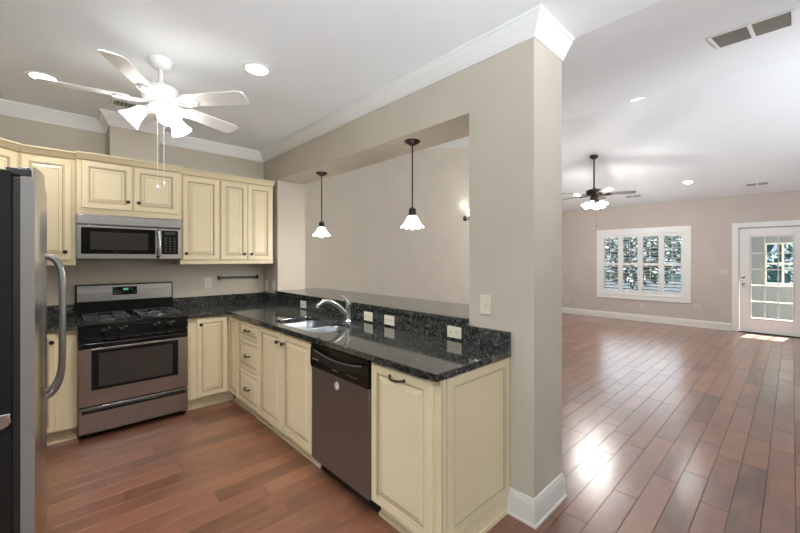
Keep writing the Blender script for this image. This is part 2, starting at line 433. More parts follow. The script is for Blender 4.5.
def tree(x, y, h, rad, label):
    t = thing('garden_tree', label, 'tree', (x, y, -.2))
    MB().tube([(0, 0, 0), (.05, 0, h*.3), (-.04, .05, h*.6)], [.13, .10, .05], 8).build('trunk', BARK, t)
    b = MB()
    for _ in range(900):
        d = Vector((random.gauss(0, 1), random.gauss(0, 1), random.gauss(0, 1))).normalized()*rad*random.uniform(.45, 1)
        c = Vector((d.x, d.y, h*.58 + d.z*.95)); a = Vector((random.uniform(-1, 1), random.uniform(-1, 1), random.uniform(-1, 1))).normalized(); e = a.orthogonal()*.6
        s_ = random.uniform(.08, .17)
        b.face([b.bm.verts.new(c+q*s_) for q in (a, e, -a, -e)])
    b.build('foliage', LEAF, t, smooth=0); return t
tree(15.0, .2, 3.6, 1.7, 'leafy green tree seen through the glazed door')
tree(17.2, 4.2, 3.3, 1.6, 'leafy tree outside behind the shutters nearest the door')
tree(16.6, 8.4, 4.6, 1.9, 'taller leafy tree outside behind the shutters farthest from the door')

# ---------------------------------------------------------------- cabinets
def front(parent, name, x0, x1, z0, z1, y=0.0, t=.020, fr=.052):
    """raised-panel door or drawer front with antique glaze in its groove; faces -y"""
    prof = [(0, 0, 0), (0, -t+.004, 0), (.004, -t, 0), (fr-.010, -t, 0), (fr-.007, -t+.0025, 1), (fr-.003, -t+.0025, 0), (fr, -t+.009, 1), (fr+.005, -t+.009, 1), (fr+.008, -t+.008, 0), (fr+.026, -t+.0020, 0), (fr+.0285, -t+.0035, 1), (fr+.031, -t+.0015, 0)]
    mx = min(x1-x0, z1-z0)/2 - .006
    prof = [(min(i, mx), d, m) for i, d, m in prof]
    b = MB(); rings = [[(x0+i, y+d, z0+i), (x1-i, y+d, z0+i), (x1-i, y+d, z1-i), (x0+i, y+d, z1-i)] for i, d, m in prof]
    b.rings(rings, mis=[m for _, _, m in prof[1:]] + [0])
    return b.build(name, [CREAM, GLAZE], parent, smooth=0)
def knob(parent, x, z, y=-.020):
    return MB().lathe([(.008, 0), (.006, .004), (.005, .012), (.013, .017), (.016, .023), (.013, .029), (.004, .031)], (x, y, z), (0, -1, 0), 16).build('knob', BRONZE, parent)
def bow_pull(parent, x, z, wd=.10, y=-.020):
    b = MB(); pts = [(x+wd/2*u, y-.026*(1-abs(u)**3)-.001, z-.006*(1-u*u)) for u in [k/6-1 for k in range(13)]]
    b.tube(pts, [.006]*13, 8); b.lathe([(.009, 0), (.009, .004), (.005, .006)], (x-wd/2, y, z), (0, -1, 0), 12).lathe([(.009, 0), (.009, .004), (.005, .006)], (x+wd/2, y, z), (0, -1, 0), 12)
    return b.build('pull_handle', BRONZE, parent)
def cup(parent, x, z): return knob(parent, x, z)
BASEH = .876
def base_cab(label, loc, rz, w, depth=.60, toe=True, name='base_cabinet', hollow=False, toe_x=0):
    r = thing(name, label, 'cabinet', loc, rz)
    if hollow:
        MB().box(0, w, 0, .018, .105, BASEH).box(0, .016, .0181, depth, .105, BASEH).box(w-.016, w, .0181, depth, .105, BASEH).box(.0161, w-.0161, depth-.012, depth, .105, BASEH).box(.0161, w-.0161, .0181, depth-.0121, .105, .12).build('body', CREAM, r, .001)
    else: MB().box(0, w, 0, depth, .105, BASEH).build('body', CREAM, r, .001)
    if toe:
        b = MB().box(0, w+toe_x, .055, depth, 0, .1045).box(0, w+toe_x, .040, .055, 0, .022); b.build('toe_kick', CREAM, r, .002)
    return r
CROWN_C = [(0, 0), (0, -.055), (.008, -.055), (.012, -.046), (.022, -.034), (.040, -.016), (.044, -.010), (.052, -.008), (.054, .004), (0, .004)]
def wall_cab(label, loc, rz, w, depth, z0, z1, crown_path=None, d_in=None):
    r = thing('upper_cabinet', label, 'cabinet', loc, rz)
    MB().box(0, w, 0, depth, z0, z1).build('body', CREAM, r, .001)
    if crown_path: MB().sweep(crown_path, CROWN_C, 2.305, d_in=d_in, pm=(2, 6)).build('crown', [CREAM, GLAZE], r, smooth=25)
    return r
E = .0006
DP = .34; YU = 4.090; UZ0, UZ1 = 1.372, 2.30
# -- upper cabinets on the back wall
r = wall_cab('tall cream wall cabinet with one door between refrigerator and microwave', (-.208, YU, 0), 0, .334, YB-YU-.002, UZ0, UZ1, [(.0, .0), (.334-.0, .0)], d_in=(1, 1))
f = front(r, 'door', .012, .306, 1.415, 2.237); knob(f, .268, 1.482)
r = wall_cab('short two-door cream wall cabinet above the microwave', (.128, YU-.055, 0), 0, .762-E, YB-YU+.053, 1.803, UZ1, [(0, 0), (.762-E, 0)])
f = front(r, 'door', .030, .376, 1.852, 2.245); knob(f, .342, 1.925)
f = front(r, 'door', .386, .732, 1.852, 2.245); knob(f, .420, 1.925)
r = wall_cab('single-door cream wall cabinet just beside the microwave, knob low by its hinge-free edge', (.892, YU, 0), 0, .363-E, YB-YU-.002, UZ0, UZ1, [(0, 0), (.363-E, 0)])
r['label'] = 'single-door cream wall cabinet between microwave and double-door cabinet'
f = front(r, 'door', .022, .353, 1.415, 2.237); knob(f, .048, 1.478)
r = wall_cab('double-door cream wall cabinet in the corner above the black rail', (1.255, YU, 0), 0, .580, YB-YU-.002, UZ0, UZ1, [(0, 0), (.580, 0)])
f = front(r, 'door', .010, .283, 1.415, 2.237); knob(f, .248, 1.478)
f = front(r, 'door', .287, .560, 1.415, 2.237); knob(f, .322, 1.478)
# diagonal corner cabinet
r = thing('corner_cabinet', 'angled cream corner wall cabinet behind the refrigerator top', 'cabinet', (-.21, YU, 0), 0)
P = [(0, 0), (0, YB-YU-.002), (XL+.21+.002, YB-YU-.002), (XL+.21+.002, -.268), (-.268, -.268)]
MB().prism(P, 'z', UZ0, UZ1).build('body', CREAM, r, .001)
MB().sweep([(-.268, -.268), (-.0008, -.0008)], CROWN_C, 2.305, d_out=(1, 0), pm=(2, 6)).build('crown', [CREAM, GLAZE], r, smooth=25)
d = front(r, 'door', .03, .349, 1.415, 2.237)
d.data.transform(Matrix.Translation((-.268, -.268, 0)) @ Matrix.Rotation(PI/4, 4, 'Z'))
# -- base cabinets, back run
YFB = 3.835
XFP = 1.275
r = base_cab('narrow cream base cabinet between refrigerator and stove', (-.17, YFB, 0), 0, .298-E, YB-YFB-.002)
f = front(r, 'door', .004, .172, .115, .862, fr=.045); knob(f, .150, .796)
r = base_cab('cream base cabinet against the side wall hidden behind the refrigerator', (XL+.002, YB-.62, 0), 0, .648, .618, toe=True)
r = base_cab('cream single-door base cabinet between stove and inner corner', (.8915, YFB, 0), 0, XFP-.8915, YB-YFB-.002, toe_x=.054)
f = front(r, 'door', .082, .356, .115, .862); knob(f, .112, .805)
# -- peninsula run: local x runs towards the camera end
def pen(label, ya, yb, **kw):
    return base_cab(label, (XFP, ya, 0), -PI/2, ya-yb-E, XW-XFP-.002, **kw)
r = pen('slim cream base cabinet panel at the inner corner beside the drawers', YFB, 3.566)
front(r, 'door', .020+.002, .253, .115, .862, fr=.045)
r = pen('cream three-drawer base cabinet between inner corner and sink cabinet', 3.566, 3.078)
for z0, z1 in ((.708, .862), (.425, .698), (.115, .415)):
    f = front(r, 'drawer', .013, .478, z0, z1, fr=.036); bow_pull(f, .245, (z0+z1)/2, .095)
r = pen('cream two-door sink base cabinet beside the dishwasher', 3.078, 2.196, hollow=True)
f = front(r, 'door', .011, .424, .115, .862); knob(f, .385, .790)
f = front(r, 'door', .440, .873, .115, .862); knob(f, .478, .790)
r = pen('cream end cabinet with pull handle between dishwasher and column', 1.571, 1.095)
f = front(r, 'door', .007, .444, .115, .862); bow_pull(f, .215, .826, .105)
# end panel with applied frame and corner post (faces the camera side)
DE = XW-XFP-.002; we = 1.571-1.095-E
b = MB()
def ring_panel(b, y0, y1, z0, z1, x):
    prof = [(0, 0, 0), (0, .010, 0), (.003, .012, 0), (.040, .012, 0), (.043, .009, 1), (.048, .009, 0), (.052, .005, 1), (.056, .0045, 1), (.060, .0045, 0)]
    b.rings([[(x+d, y0+i, z0+i), (x+d, y1-i, z0+i), (x+d, y1-i, z1-i), (x+d, y0+i, z1-i)] for i, d, m in prof], mis=[m for _, _, m in prof[1:]]+[0])
ring_panel(b, .052, DE-.004, .108, .872, we)
b.build('end_panel', [CREAM, GLAZE], r, smooth=0)
b = MB(); b.box(we, we+.0105, 0, .050, .105, .874).box(we+.0106, we+.0135, .013, .035, .106, .873); b.mi = 1
for y in (.0090, .0395): b.box(we+.0106, we+.0114, y-.0020, y+.0020, .106, .873)
b.build('corner_post', [CREAM, GLAZE], r)
MB().box(we-.02, we-.005, .06, DE, 0, .1).box(we-.005, we+.008, .05, DE-.02, 0, .028).build('base_strip', CREAM, r, .002)

# ---------------------------------------------------------------- granite
SINKH = (1.310, 1.695, 2.215, 2.945)
def rrect(x0, x1, y0, y1, r, n=6):
    out = []
    for cx, cy, a0 in ((x1-r, y1-r, 0), (x0+r, y1-r, 90), (x0+r, y0+r, 180), (x1-r, y0+r, 270)):
        for k in range(n+1): a = math.radians(a0+90*k/n); out.append((cx+r*math.cos(a), cy+r*math.sin(a)))
    return out
def slab(b, outer, holes, z0, z1):
    bm = b.bm; edges = []
    for loop in [outer]+holes:
        vs = [bm.verts.new((x, y, z1)) for x, y in loop]
        edges += [bm.edges.new((vs[i], vs[(i+1) % len(vs)])) for i in range(len(vs))]
    res = bmesh.ops.triangle_fill(bm, use_beauty=True, use_dissolve=False, edges=edges)
    fs = [g for g in res['geom'] if isinstance(g, bmesh.types.BMFace)]
    ex = bmesh.ops.extrude_face_region(bm, geom=fs)
    bmesh.ops.translate(bm, vec=(0, 0, z0-z1), verts=[g for g in ex['geom'] if isinstance(g, bmesh.types.BMVert)])
    return b
XCF, YCF, YCE = 1.233, 3.793, 1.076
CT0, CT1 = .878, .914
ct = thing('countertop', 'dark granite L-shaped countertop with the sink cut into it', 'countertop', (0, 0, 0))
o = slab(MB(), [(.892, YCF), (XCF, YCF), (XCF, YCE), (XW-.001, YCE), (XW-.001, YB-.001), (.892, YB-.001)], [rrect(*SINKH, .085)], CT0, CT1).build('worktop', GRANITE, ct, .004, smooth=0)
MB().box(XW-.022, XW-.001, YCE+.002, YJ, CT1+.0005, 1.016).box(XW-.022, XW-.001, YJ, YB-.023, CT1+.0005, 1.024).box(.892, XW-.001, YB-.022, YB-.001, CT1+.0005, 1.016).build('backsplash', GRANITE, ct, .002, smooth=0)
ct2 = thing('countertop', 'short dark granite countertop between refrigerator and stove', 'countertop', (0, 0, 0))
MB().prism([(.126, YCF), (-.172, YCF), (-.172, YB-.62-.02), (XL+.002, YB-.64), (XL+.002, YB-.001), (.126, YB-.001)], 'z', CT0, CT1).build('worktop', GRANITE, ct2, .004, smooth=0)
MB().box(XL+.024, .126, YB-.022, YB-.001, CT1+.0005, 1.016).build('backsplash', GRANITE, ct2, .002, smooth=0)
def bar():
    x0, x1, y0, y1, r = 1.838, 2.435, YJ+.002, 4.16, .20
    out = [(x0, y0), (x1, y0)]
    for k in range(9): a = math.radians(90*k/8); out.append((x1-r+r*math.cos(a), y1-r+r*math.sin(a)))
    out += [(XW2+.002, y1), (XW2+.002, YJF-.002), (x0, YJF-.002)]
    b = MB(); b.prism(out, 'z', 1.028, 1.060)
    return b.build('bar_top', GRANITE, None, .005, smooth=0)
tag(bar(), 'raised dark granite bar ledge running through the pass-through opening', 'bar top')

# sink: two bowls under the worktop
sk = thing('kitchen_sink', 'stainless double-bowl sink set into the dark granite', 'sink', (0, 0, 0))
def bowl(x0, x1, y0, y1, dep, nm):
    b = MB(); zt = CT0-.0008
    spec = [(-.012, zt, .09), (0, zt, .08), (.004, zt-.004, .078), (.012, zt-dep+.03, .07), (.03, zt-dep, .05)]
    rings = [[(x, y, z) for x, y in rrect(x0+i, x1-i, y0+i, y1-i, rr)] for i, z, rr in spec]
    b.rings(rings, cap0=False, cap1=True)
    o = b.build(nm, BASIN, sk, smooth=50)
    MB().lathe([(.04, 0), (.036, .003), (.02, .002), (.006, .001)], ((x0+x1)/2, (y0+y1)/2, zt-dep+.0005), seg=20).build('drain', CHROME, o)
bowl(1.320, 1.685, 2.600, 2.935, .19, 'bowl'); bowl(1.320, 1.685, 2.225, 2.572, .17, 'bowl')
# faucet
fx, fy = 1.752, 2.480
fa = thing('faucet', 'brushed nickel single-lever kitchen faucet behind the sink', 'faucet', (fx, fy, CT1+.0003))
MB().lathe([(.032, 0), (.032, .006), (.026, .012), (.023, .02), (.023, .105), (.025, .118), (.022, .145), (.010, .152)], seg=24).build('body', SATIN, fa)
d = Vector((-.93, .37, 0)); pts = []; rs = []
for k in range(13):
    t = k/12; s_ = .235*t; z = .045 + .128*math.sin(min(1, t*1.28)*PI/2) - (.030*max(0, (t-.78)/.22)**1.5)
    pts.append(d*s_ + Vector((0, 0, z))); rs.append(.019 if t < .7 else .019-.002*(t-.7)/.3)
MB().tube(pts, rs, 14).build('spout', SATIN, fa)
MB().lathe([(.020, 0), (.021, .02), (.018, .035)], pts[-1]+Vector((0, 0, .006)), (-.5, .2, -.9), 16).build('spray_head', SATIN, fa)
MB().tube([(0, 0, .145), (-.012, .006, .170), (-.035, .016, .200), (-.062, .028, .212)], [.016, .013, .010, .007], 10).build('lever', SATIN, fa)

# ---------------------------------------------------------------- appliances
# refrigerator: front faces +x, side faces the camera
fr = thing('refrigerator', 'black-sided stainless refrigerator standing at the left edge', 'refrigerator', (0, 1.84, 0))
fr['label'] = 'tall black-sided refrigerator with stainless doors and curved handles'
MB().box(-.785, -.108, 0, .912, .03, 1.735).build('case', FSIDE, fr, .006)
MB().box(-.76, -.10, .01, .90, 0, .03).build('base_grille', BLACKM, fr)
def fdoor(y0, y1, hy, lbl=None):
    MB_ = MB()
    n = 14; fr_ = []
    for k in range(n+1):
        t = k/n; y = y0+(y1-y0)*t; x = -.053 + .023*(1-(2*t-1)**2)**.75
        fr_.append((x, y))
    poly = [(-.089, y0), ] + fr_ + [(-.089, y1)]
    MB_.prism(poly, 'z', .055, 1.718)
    # raised front lip above the door top
    lip = fr_ + [(x-.006, y) for x, y in reversed(fr_)]
    MB_.prism(lip, 'z', 1.7185, 1.752)
    p = MB_.build('door', [STEELV, DOORSIDE], fr, smooth=30)
    for q in p.data.polygons:
        if abs(q.normal.y) > .97: q.material_index = 1
    MB().box(-.1075, -.0895, y0+.006, y1-.006, .06, 1.712).build('gasket', BLACKM, p)
    pts = [(-.044, hy, 1.440), (-.012, hy, 1.432), (.010, hy, 1.402), (.022, hy, 1.350), (.024, hy, 1.25), (.024, hy, 1.05), (.022, hy, .930), (.010, hy, .868), (-.012, hy, .828), (-.044, hy, .812)]
    sm = []
    for i in range(len(pts)-1):
        for q in range(4):
            t = q/4; p0, p1, p2, p3 = (Vector(pts[max(0, min(len(pts)-1, i+k))]) for k in (-1, 0, 1, 2))
            sm.append(.5*((2*p1)+(p2-p0)*t+(2*p0-5*p1+4*p2-p3)*t*t+(3*p1-p0-3*p2+p3)*t**3))
    sm.append(Vector(pts[-1]))
    MB().tube(sm, .0125, 12).build('handle', HANDST, p)
    return p
fdoor(.004, .452, .408); fdoor(.460, .908, .505)
b = MB().box(-.125, -.062, .006, .052, 1.7195, 1.745).box(-.095, -.066, .014, .046, 1.7452, 1.752); b.build('hinge_cover', BLACKM, fr, .004)
b = MB(); b.box(-.142, -.1305, -.014, -.0005, .862, .898)
b.prism([(-.150, .868), (-.148, .860), (-.140, .852), (-.130, .850), (-.120, .856), (-.116, .866), (-.118, .870), (-.130, .862), (-.142, .866)], 'y', -.014, -.0005)
ck = MB().prism([(-.160, .898), (-.112, .898), (-.112, .876), (-.109, .868), (-.116, .856), (-.132, .846), (-.160, .842)], 'y', -.013, -.0005).build('steel_hook', SATIN, None, .003, loc=(0, 1.84, 0))
b.bm.free()
tag(ck, 'small silver clip stuck to the black side of the refrigerator', 'clip')

# gas range
rg = thing('gas_range', 'stainless and black gas stove between the base cabinets', 'stove', (.1285, 3.79, 0))
RW = .761; RD = YB-3.79-.002
MB().box(.003, RW-.003, .03, RD-.02, .05, .885).build('body', BLACKM, rg)
for x in (.04, RW-.07):
    for y in (.06, RD-.1): MB().box(x, x+.03, y, y+.03, 0, .05).build('foot', BLACKM, rg)
b = MB().box(0, RW, -.005, RD-.01, .886, .905); b.box(.0, RW, -.005, .018, .9055, .912).box(.0, .018, .018, RD-.1, .9055, .912).box(RW-.018, RW, .018, RD-.1, .9055, .912)
cooktop = b.build('cooktop', BLACK, rg, .004)
# front slopes: control band, handle band
MB().prism([(-.004, .885), (-.012, .800), (.03, .800), (.03, .885)], 'x', 0, RW).build('control_panel', BLACK, rg, .003)
for x in (.155, .265, .50, .61):
    k = MB().lathe([(.026, 0), (.026, .004), (.020, .008), (.018, .024), (.014, .027)], (x, -.009, .845), (0, -1, .1), 18).box(x-.004, x+.004, -.042, -.014, .827, .866).build('burner_knob', BLACK, rg)
    MB().box(x-.0015, x+.0015, -.0432, -.0422, .850, .864).build('pointer', GREYTXT, k)
    MB().box(x+.030, x+.045, -.0125, -.0105, .865, .871).build('burner_symbol', GREYTXT, rg)
dz0, dz1 = .262, .792
od = MB().box(.002, RW-.002, -.018, .028, dz0, .715).build('oven_door', STEEL, rg, .004)
MB().box(.002, RW-.002, -.014, .028, .716, dz1).build('vent_strip', BLACK, od, .003)
MB().box(.080, RW-.080, -.0215, -.0182, .385, .700).build('door_glass_frame', BLACK, od, .006)
MB().box(.125, RW-.125, -.0225, -.0216, .408, .675).build('oven_window', OVENGL, od, .0004)
b = MB(); b.tube([(.012, -.020, .748), (.020, -.052, .752), (.05, -.060, .754), (RW/2, -.066, .756), (RW-.05, -.060, .754), (RW-.020, -.052, .752), (RW-.012, -.020, .748)], .0115, 10)
b.build('handle', BLACK, od)
b = MB()
for k in range(7):
    x = .09+k*.085; b.box(x, x+.06, -.0165, -.0142, .775, .781)
b.build('vent_slot', BLACKM, od)
dw = MB().box(.002, RW-.002, -.016, .028, .048, .252).build('drawer', STEEL, rg, .004)
b = MB(); b.rings([[(x, -.0165-.018*q, zc+dz) for q, dz in ((0, .012), (1, .014), (1.2, .002), (1, -.010), (0, -.014))] for x, zc, in ((.022, .222), (.05, .222), (RW/2, .222), (RW-.05, .222), (RW-.022, .222))]); b.build('handle', BLACK, dw, .003)
# grates and burners
def grate(x0, x1, y0, y1):
    b = MB(); z = .934; r_ = .0042
    xm = (x0+x1)/2
    for y in (y0, y1): b.tube([(x0, y, z), (x1, y, z)], r_, 6)
    for x in (x0, x1): b.tube([(x, y0, z), (x, y1, z)], r_, 6)
    for yc in (y0+(y1-y0)*.26, y0+(y1-y0)*.74):
        b.tube([(x0, yc, z), (xm-.050, yc, z+.003)], r_, 6); b.tube([(xm+.050, yc, z+.003), (x1, yc, z)], r_, 6)
        ya, yb = (y0, (y0+y1)/2) if yc < (y0+y1)/2 else ((y0+y1)/2, y1)
        b.tube([(xm, ya, z), (xm, yc-.045, z+.003)], r_, 6); b.tube([(xm, yc+.045, z+.003), (xm, yb, z)], r_, 6)
    b.tube([(x0, (y0+y1)/2, z), (x1, (y0+y1)/2, z)], r_*.9, 6)
    for x in (x0, x1):
        for y in (y0, y1): b.tube([(x, y, .906), (x, y, z)], r_, 6)
    return b.build('grate', IRON, rg)
gy0, gy1 = .05, RD-.13
g1 = (.045, .340); g2 = (RW-.340, RW-.045)
for x0, x1 in (g1, g2):
    grate(x0, x1, gy0, gy1)
    for t in (.26, .74):
        c = ((x0+x1)/2, gy0+(gy1-gy0)*t, .9055)
        bu = MB().lathe([(.055, 0), (.052, .006), (.040, .010), (.038, .014)], c).build('burner', BURN, rg)
        MB().lathe([(.036, 0), (.036, .006), (.030, .010)], (c[0], c[1], .9197)).build('burner_cap', BLACKM, bu)
# backguard
bgd = MB().prism([(RD-.085, .9055), (RD-.075, 1.02), (RD-.060, 1.185), (RD-.03, 1.192), (RD-.002, 1.185), (RD-.002, .9055)], 'x', .002, RW-.002).build('backguard', BLACK, rg, .004)
def on_back(y, z): return y
def slant(x0, x1, z0, z1, off, nm, m, parent):
    yb0 = RD-.075+(z0-1.02)*(.015/.165); yb1 = RD-.075+(z1-1.02)*(.015/.165)
    return MB().prism([(yb0-off, z0), (yb1-off, z1), (yb1-off+.004, z1), (yb0-off+.004, z0)], 'x', x0, x1).build(nm, m, parent, .0008)
slant(.014, RW-.014, 1.035, 1.178, .0045, 'steel_panel', STEEL, bgd)
dp = slant(.265, .455, 1.085, 1.160, .0095, 'display_panel', BGLASS, bgd)
slant(.345, .385, 1.128, 1.146, .0140, 'clock', LCD, dp)
for k in range(4):
    slant(.280+k*.014, .288+k*.014, 1.120, 1.126, .0140, 'button', GREYTXT, dp); slant(.280+k*.014, .288+k*.014, 1.100, 1.106, .0140, 'button', GREYTXT, dp)
for k in range(3): slant(.402+k*.016, .411+k*.016, 1.140-.018*k, 1.146-.018*k, .0140, 'button', GREYTXT, dp)

# microwave over the range
mw = thing('microwave', 'stainless over-the-range microwave below the short two-door cabinet', 'microwave', (.1285, 4.045, 1.42))
MD = YB-4.045-.003
MB().box(0, RW, .012, MD, .0, .381).build('body', BLACKM, mw, .003)
MB().prism([(-.002, .294), (-.010, .304), (-.010, .378), (.011, .381), (.011, .294)], 'x', 0, RW).build('vent_band', STEEL, mw, .002)
md = MB().box(0, .565, -.014, .011, .004, .290).build('door', STEEL, mw, .004)
MB().box(.028, .550, -.0165, -.0142, .048, .272).build('glass_frame', BGLASS, md, .001)
MB().box(.085, .495, -.0178, -.0166, .085, .235).build('door_window', OVENGL, md, .0005)
b = MB(); b.tube([(.574, -.018, .268), (.574, -.046, .256), (.574, -.058, .20), (.574, -.061, .148), (.574, -.058, .095), (.574, -.046, .038), (.574, -.018, .026)], .0145, 12); b.build('handle', SATIN, md)
cp = MB().box(.5655, RW, -.014, .011, .004, .290).build('control_side', STEEL, mw, .003)
kp = MB().box(.600, .735, -.0165, -.0142, .048, .272).build('keypad', BGLASS, cp, .001)
MB().box(.625, .712, -.0172, -.0166, .235, .258).build('display', BLACKM, kp)
for i in range(3):
    for j in range(6):
        x = .625+i*.036; z = .072+j*.024
        MB().box(x, x+.016, -.0172, -.0166, z, z+.008).build('key', DIMTXT, kp)

# dishwasher (front faces -x), local frame like the peninsula cabinets
dsh = thing('dishwasher', 'stainless dishwasher with black control panel under the granite counter', 'dishwasher', (XFP, 2.1935, 0), -PI/2)
DWW = .620
MB().box(.004, DWW-.004, .004, XW-XFP-.01, .10, .872).build('tub', BLACKM, dsh)
MB().box(.01, DWW-.01, .05, .5, 0, .10).build('toe_kick', BLACKM, dsh)
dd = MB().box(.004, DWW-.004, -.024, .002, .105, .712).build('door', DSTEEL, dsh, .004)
b = MB(); zc0, zc1 = .714, .868
n = 16; rings = []
for k in range(n+1):
    x = .004+(DWW-.008)*k/n; u = 2*k/n-1
    arch = .034*max(0, 1-u*u*1.02)          # scooped grip: the pocket's lower lip arches down
    zt = zc1-.022-arch*1.1
    rings.append([(x, -.002, zc0), (x, -.030, zc0), (x, -.034, zc0+.02), (x, -.034, zt-.012), (x, -.030, zt), (x, -.012, zt+.002), (x, -.012, zc1-.020), (x, -.030, zc1-.018), (x, -.030, zc1), (x, -.002, zc1)])
b.rings(rings); cpn = b.build('control_panel', BLACK, dsh, smooth=30)
MB().tube([(.06+.5*k/16, -.0335, zc1-.022-.0375*max(0, 1-((.06+.5*k/16)/.31-1)**2*1.02)-.004) for k in range(17)], .0035, 8).build('grip_highlight', GRIP_HL, cpn)  # highlight along the grip arch, drawn as a thin grey tube
MB().box(.20, .42, -.0118, -.0095, .800, .838).build('grip_pocket', BLACKM, cpn)
MB().box(.035, .105, -.0352, -.0342, .768, .776).build('printed_name', GREYTXT, cpn)
MB().box(.27, .33, -.0352, -.0342, .745, .750).build('printed_line', GREYTXT, cpn)
for k in range(5): MB().box(.42+k*.022, .430+k*.022, -.0352, -.0342, .748, .753).build('button', GREYTXT, cpn)
bd = MB().lathe([(.026, 0), (.026, .0015), (.022, .0025)], (.305, -.0243, .655), (0, -1, 0), 24).build('round_badge', BADGE, dd)
MB().lathe([(.016, 0), (.015, .001)], (.305, -.0272, .655), (0, -1, 0), 20).build('badge_disc', WPLATE, bd)

# ---------------------------------------------------------------- outlets, switches, rail
def outlet(label, loc, rz, wd, ht, m=PLATE, kind='duplex', cat='outlet', name='outlet', rot=False, group=None):
    """plate on a wall; local front faces -y"""
    r = thing(name, label, cat, loc, rz, group)
    MB().box(-wd/2, wd/2, -.006, -.0006, -ht/2, ht/2).build('cover_plate', m, r, .003)
    if kind == 'duplex':
        for s_ in (-1, 1):
            c = (s_*wd*.21, 0) if wd > ht else (0, s_*ht*.21)
            f = MB().box(c[0]-.016, c[0]+.016, -.0075, -.0061, c[1]-.014, c[1]+.014).build('socket', m, r, .002)
            MB().box(c[0]-.008, c[0]-.005, -.0082, -.0076, c[1]-.004, c[1]+.006).box(c[0]+.005, c[0]+.008, -.0082, -.0076, c[1]-.004, c[1]+.006).build('slot', BLACKM, f)
    else:
        for k in range(kind):
            x = (k-(kind-1)/2)*.046
            MB().box(x-.006, x+.006, -.014, -.0061, -.005, .012).box(x-.009, x+.009, -.0075, -.0061, -.016, .016).build('toggle', m, r, .001)
    return r
xs = XW-.022
for y, lb in ((3.40, 'ivory outlet on the granite splash beyond the faucet'), (2.335, 'ivory outlet on the granite splash just right of the faucet'), (2.080, 'ivory outlet on the granite splash, middle of the row'), (1.462, 'ivory outlet at the near end of the granite splash')):
    lb = {3.40: 'ivory outlet on the granite splash beyond the faucet, far from the camera', 2.335: 'ivory outlet on the granite splash closest to the faucet on its near side', 2.080: 'ivory outlet on the granite splash, second past the faucet towards the column', 1.462: 'ivory outlet on the granite splash next to the column, under the bar end'}[y]
    outlet(lb, (xs, y, .962), -PI/2, .112, .072)
outlet('ivory light switch on the column face above the counter', (XW, 1.245, 1.154), -PI/2, .074, .116, kind=1, cat='switch', name='light_switch')
outlet('white outlet on the wall between stove and black rail', (1.240, YB, 1.158), 0, .074, .116, WPLATE)
outlet('beige outlet on the stub wall nearest the cabinet corner', (XW, 4.345, 1.105), -PI/2, .074, .116, WPLATE)
outlet('beige switch on the stub wall at the opening edge', (XW, 4.140, 1.115), -PI/2, .074, .116, WPLATE, kind=1, cat='switch', name='light_switch')
outlet('double light switch on the wall beside the glazed door', (XR, .935, 1.16), -PI/2, .118, .116, LPLATE, kind=2, cat='switch', name='light_switch')
outlet('outlet low on the wall between shuttered window and door', (XR, 1.36, .42), -PI/2, .115, .115, LPLATE)
outlet('outlet low on the wall directly under the shuttered window', (XR, 2.35, .35), -PI/2, .074, .116, LPLATE)
outlet('outlet low on the far wall near the column edge', (XR, 4.03, .35), -PI/2, .074, .116, LPLATE)
rl = thing('wall_rail', 'black horizontal rail on the wall under the corner cabinets', 'rail', (1.345, YB, 1.212))
MB().box(0, .445, -.032, -.020, -.012, .012).build('bar', BLACKM, rl, .003)
for x in (.006, .439): MB().box(x-.010, x+.010, -.036, -.0006, -.020, .020).build('bracket', BLACK, rl, .003)

# ---------------------------------------------------------------- lamps
def pendant(label, x, y):
    r = thing('pendant_light', label, 'pendant light', (x, y, ZH), 0, 'pendants under the pass-through header')
    MB().lathe([(.060, -.0006), (.062, -.006), (.052, -.016), (.030, -.026), (.016, -.034), (.008, -.038)]).build('canopy', BRONZE, r)
    MB().tube([(0, 0, -.034), (0, 0, -.512)], .0058, 10).build('rod', BRONZE, r)
    MB().lathe([(.008, -.506), (.016, -.514), (.027, -.520), (.029, -.560), (.035, -.566), (.035, -.573)]).build('socket_cap', BRONZE, r)
    wv = [0]*5 + [.004, .004]
    MB().lathe([(.031, -.574), (.034, -.580), (.046, -.602), (.062, -.627), (.076, -.646), (.088, -.659), (.086, -.661)], seg=48, cap1=False, wave=[0, 0, 0, .001, .003, .005, .005]).build('lamp_shade', PSHADE, r)
    MB().lathe([(.012, -.575), (.018, -.596), (.026, -.630), (.027, -.652), (.018, -.670), (.004, -.677)], seg=16).build('bulb', LENS, r)
    light('pendant_glow', 'POINT', (0, 0, -.70), 5, (1.0, .93, .82), parent=r, shadow_soft_size=.05)
    return r
pendant('pendant lamp nearer the column, bell glass shade on dark rod', 2.004, 1.992)
pendant('pendant lamp near the faucet and cabinets, bell glass shade on dark rod', 2.048, 3.380)

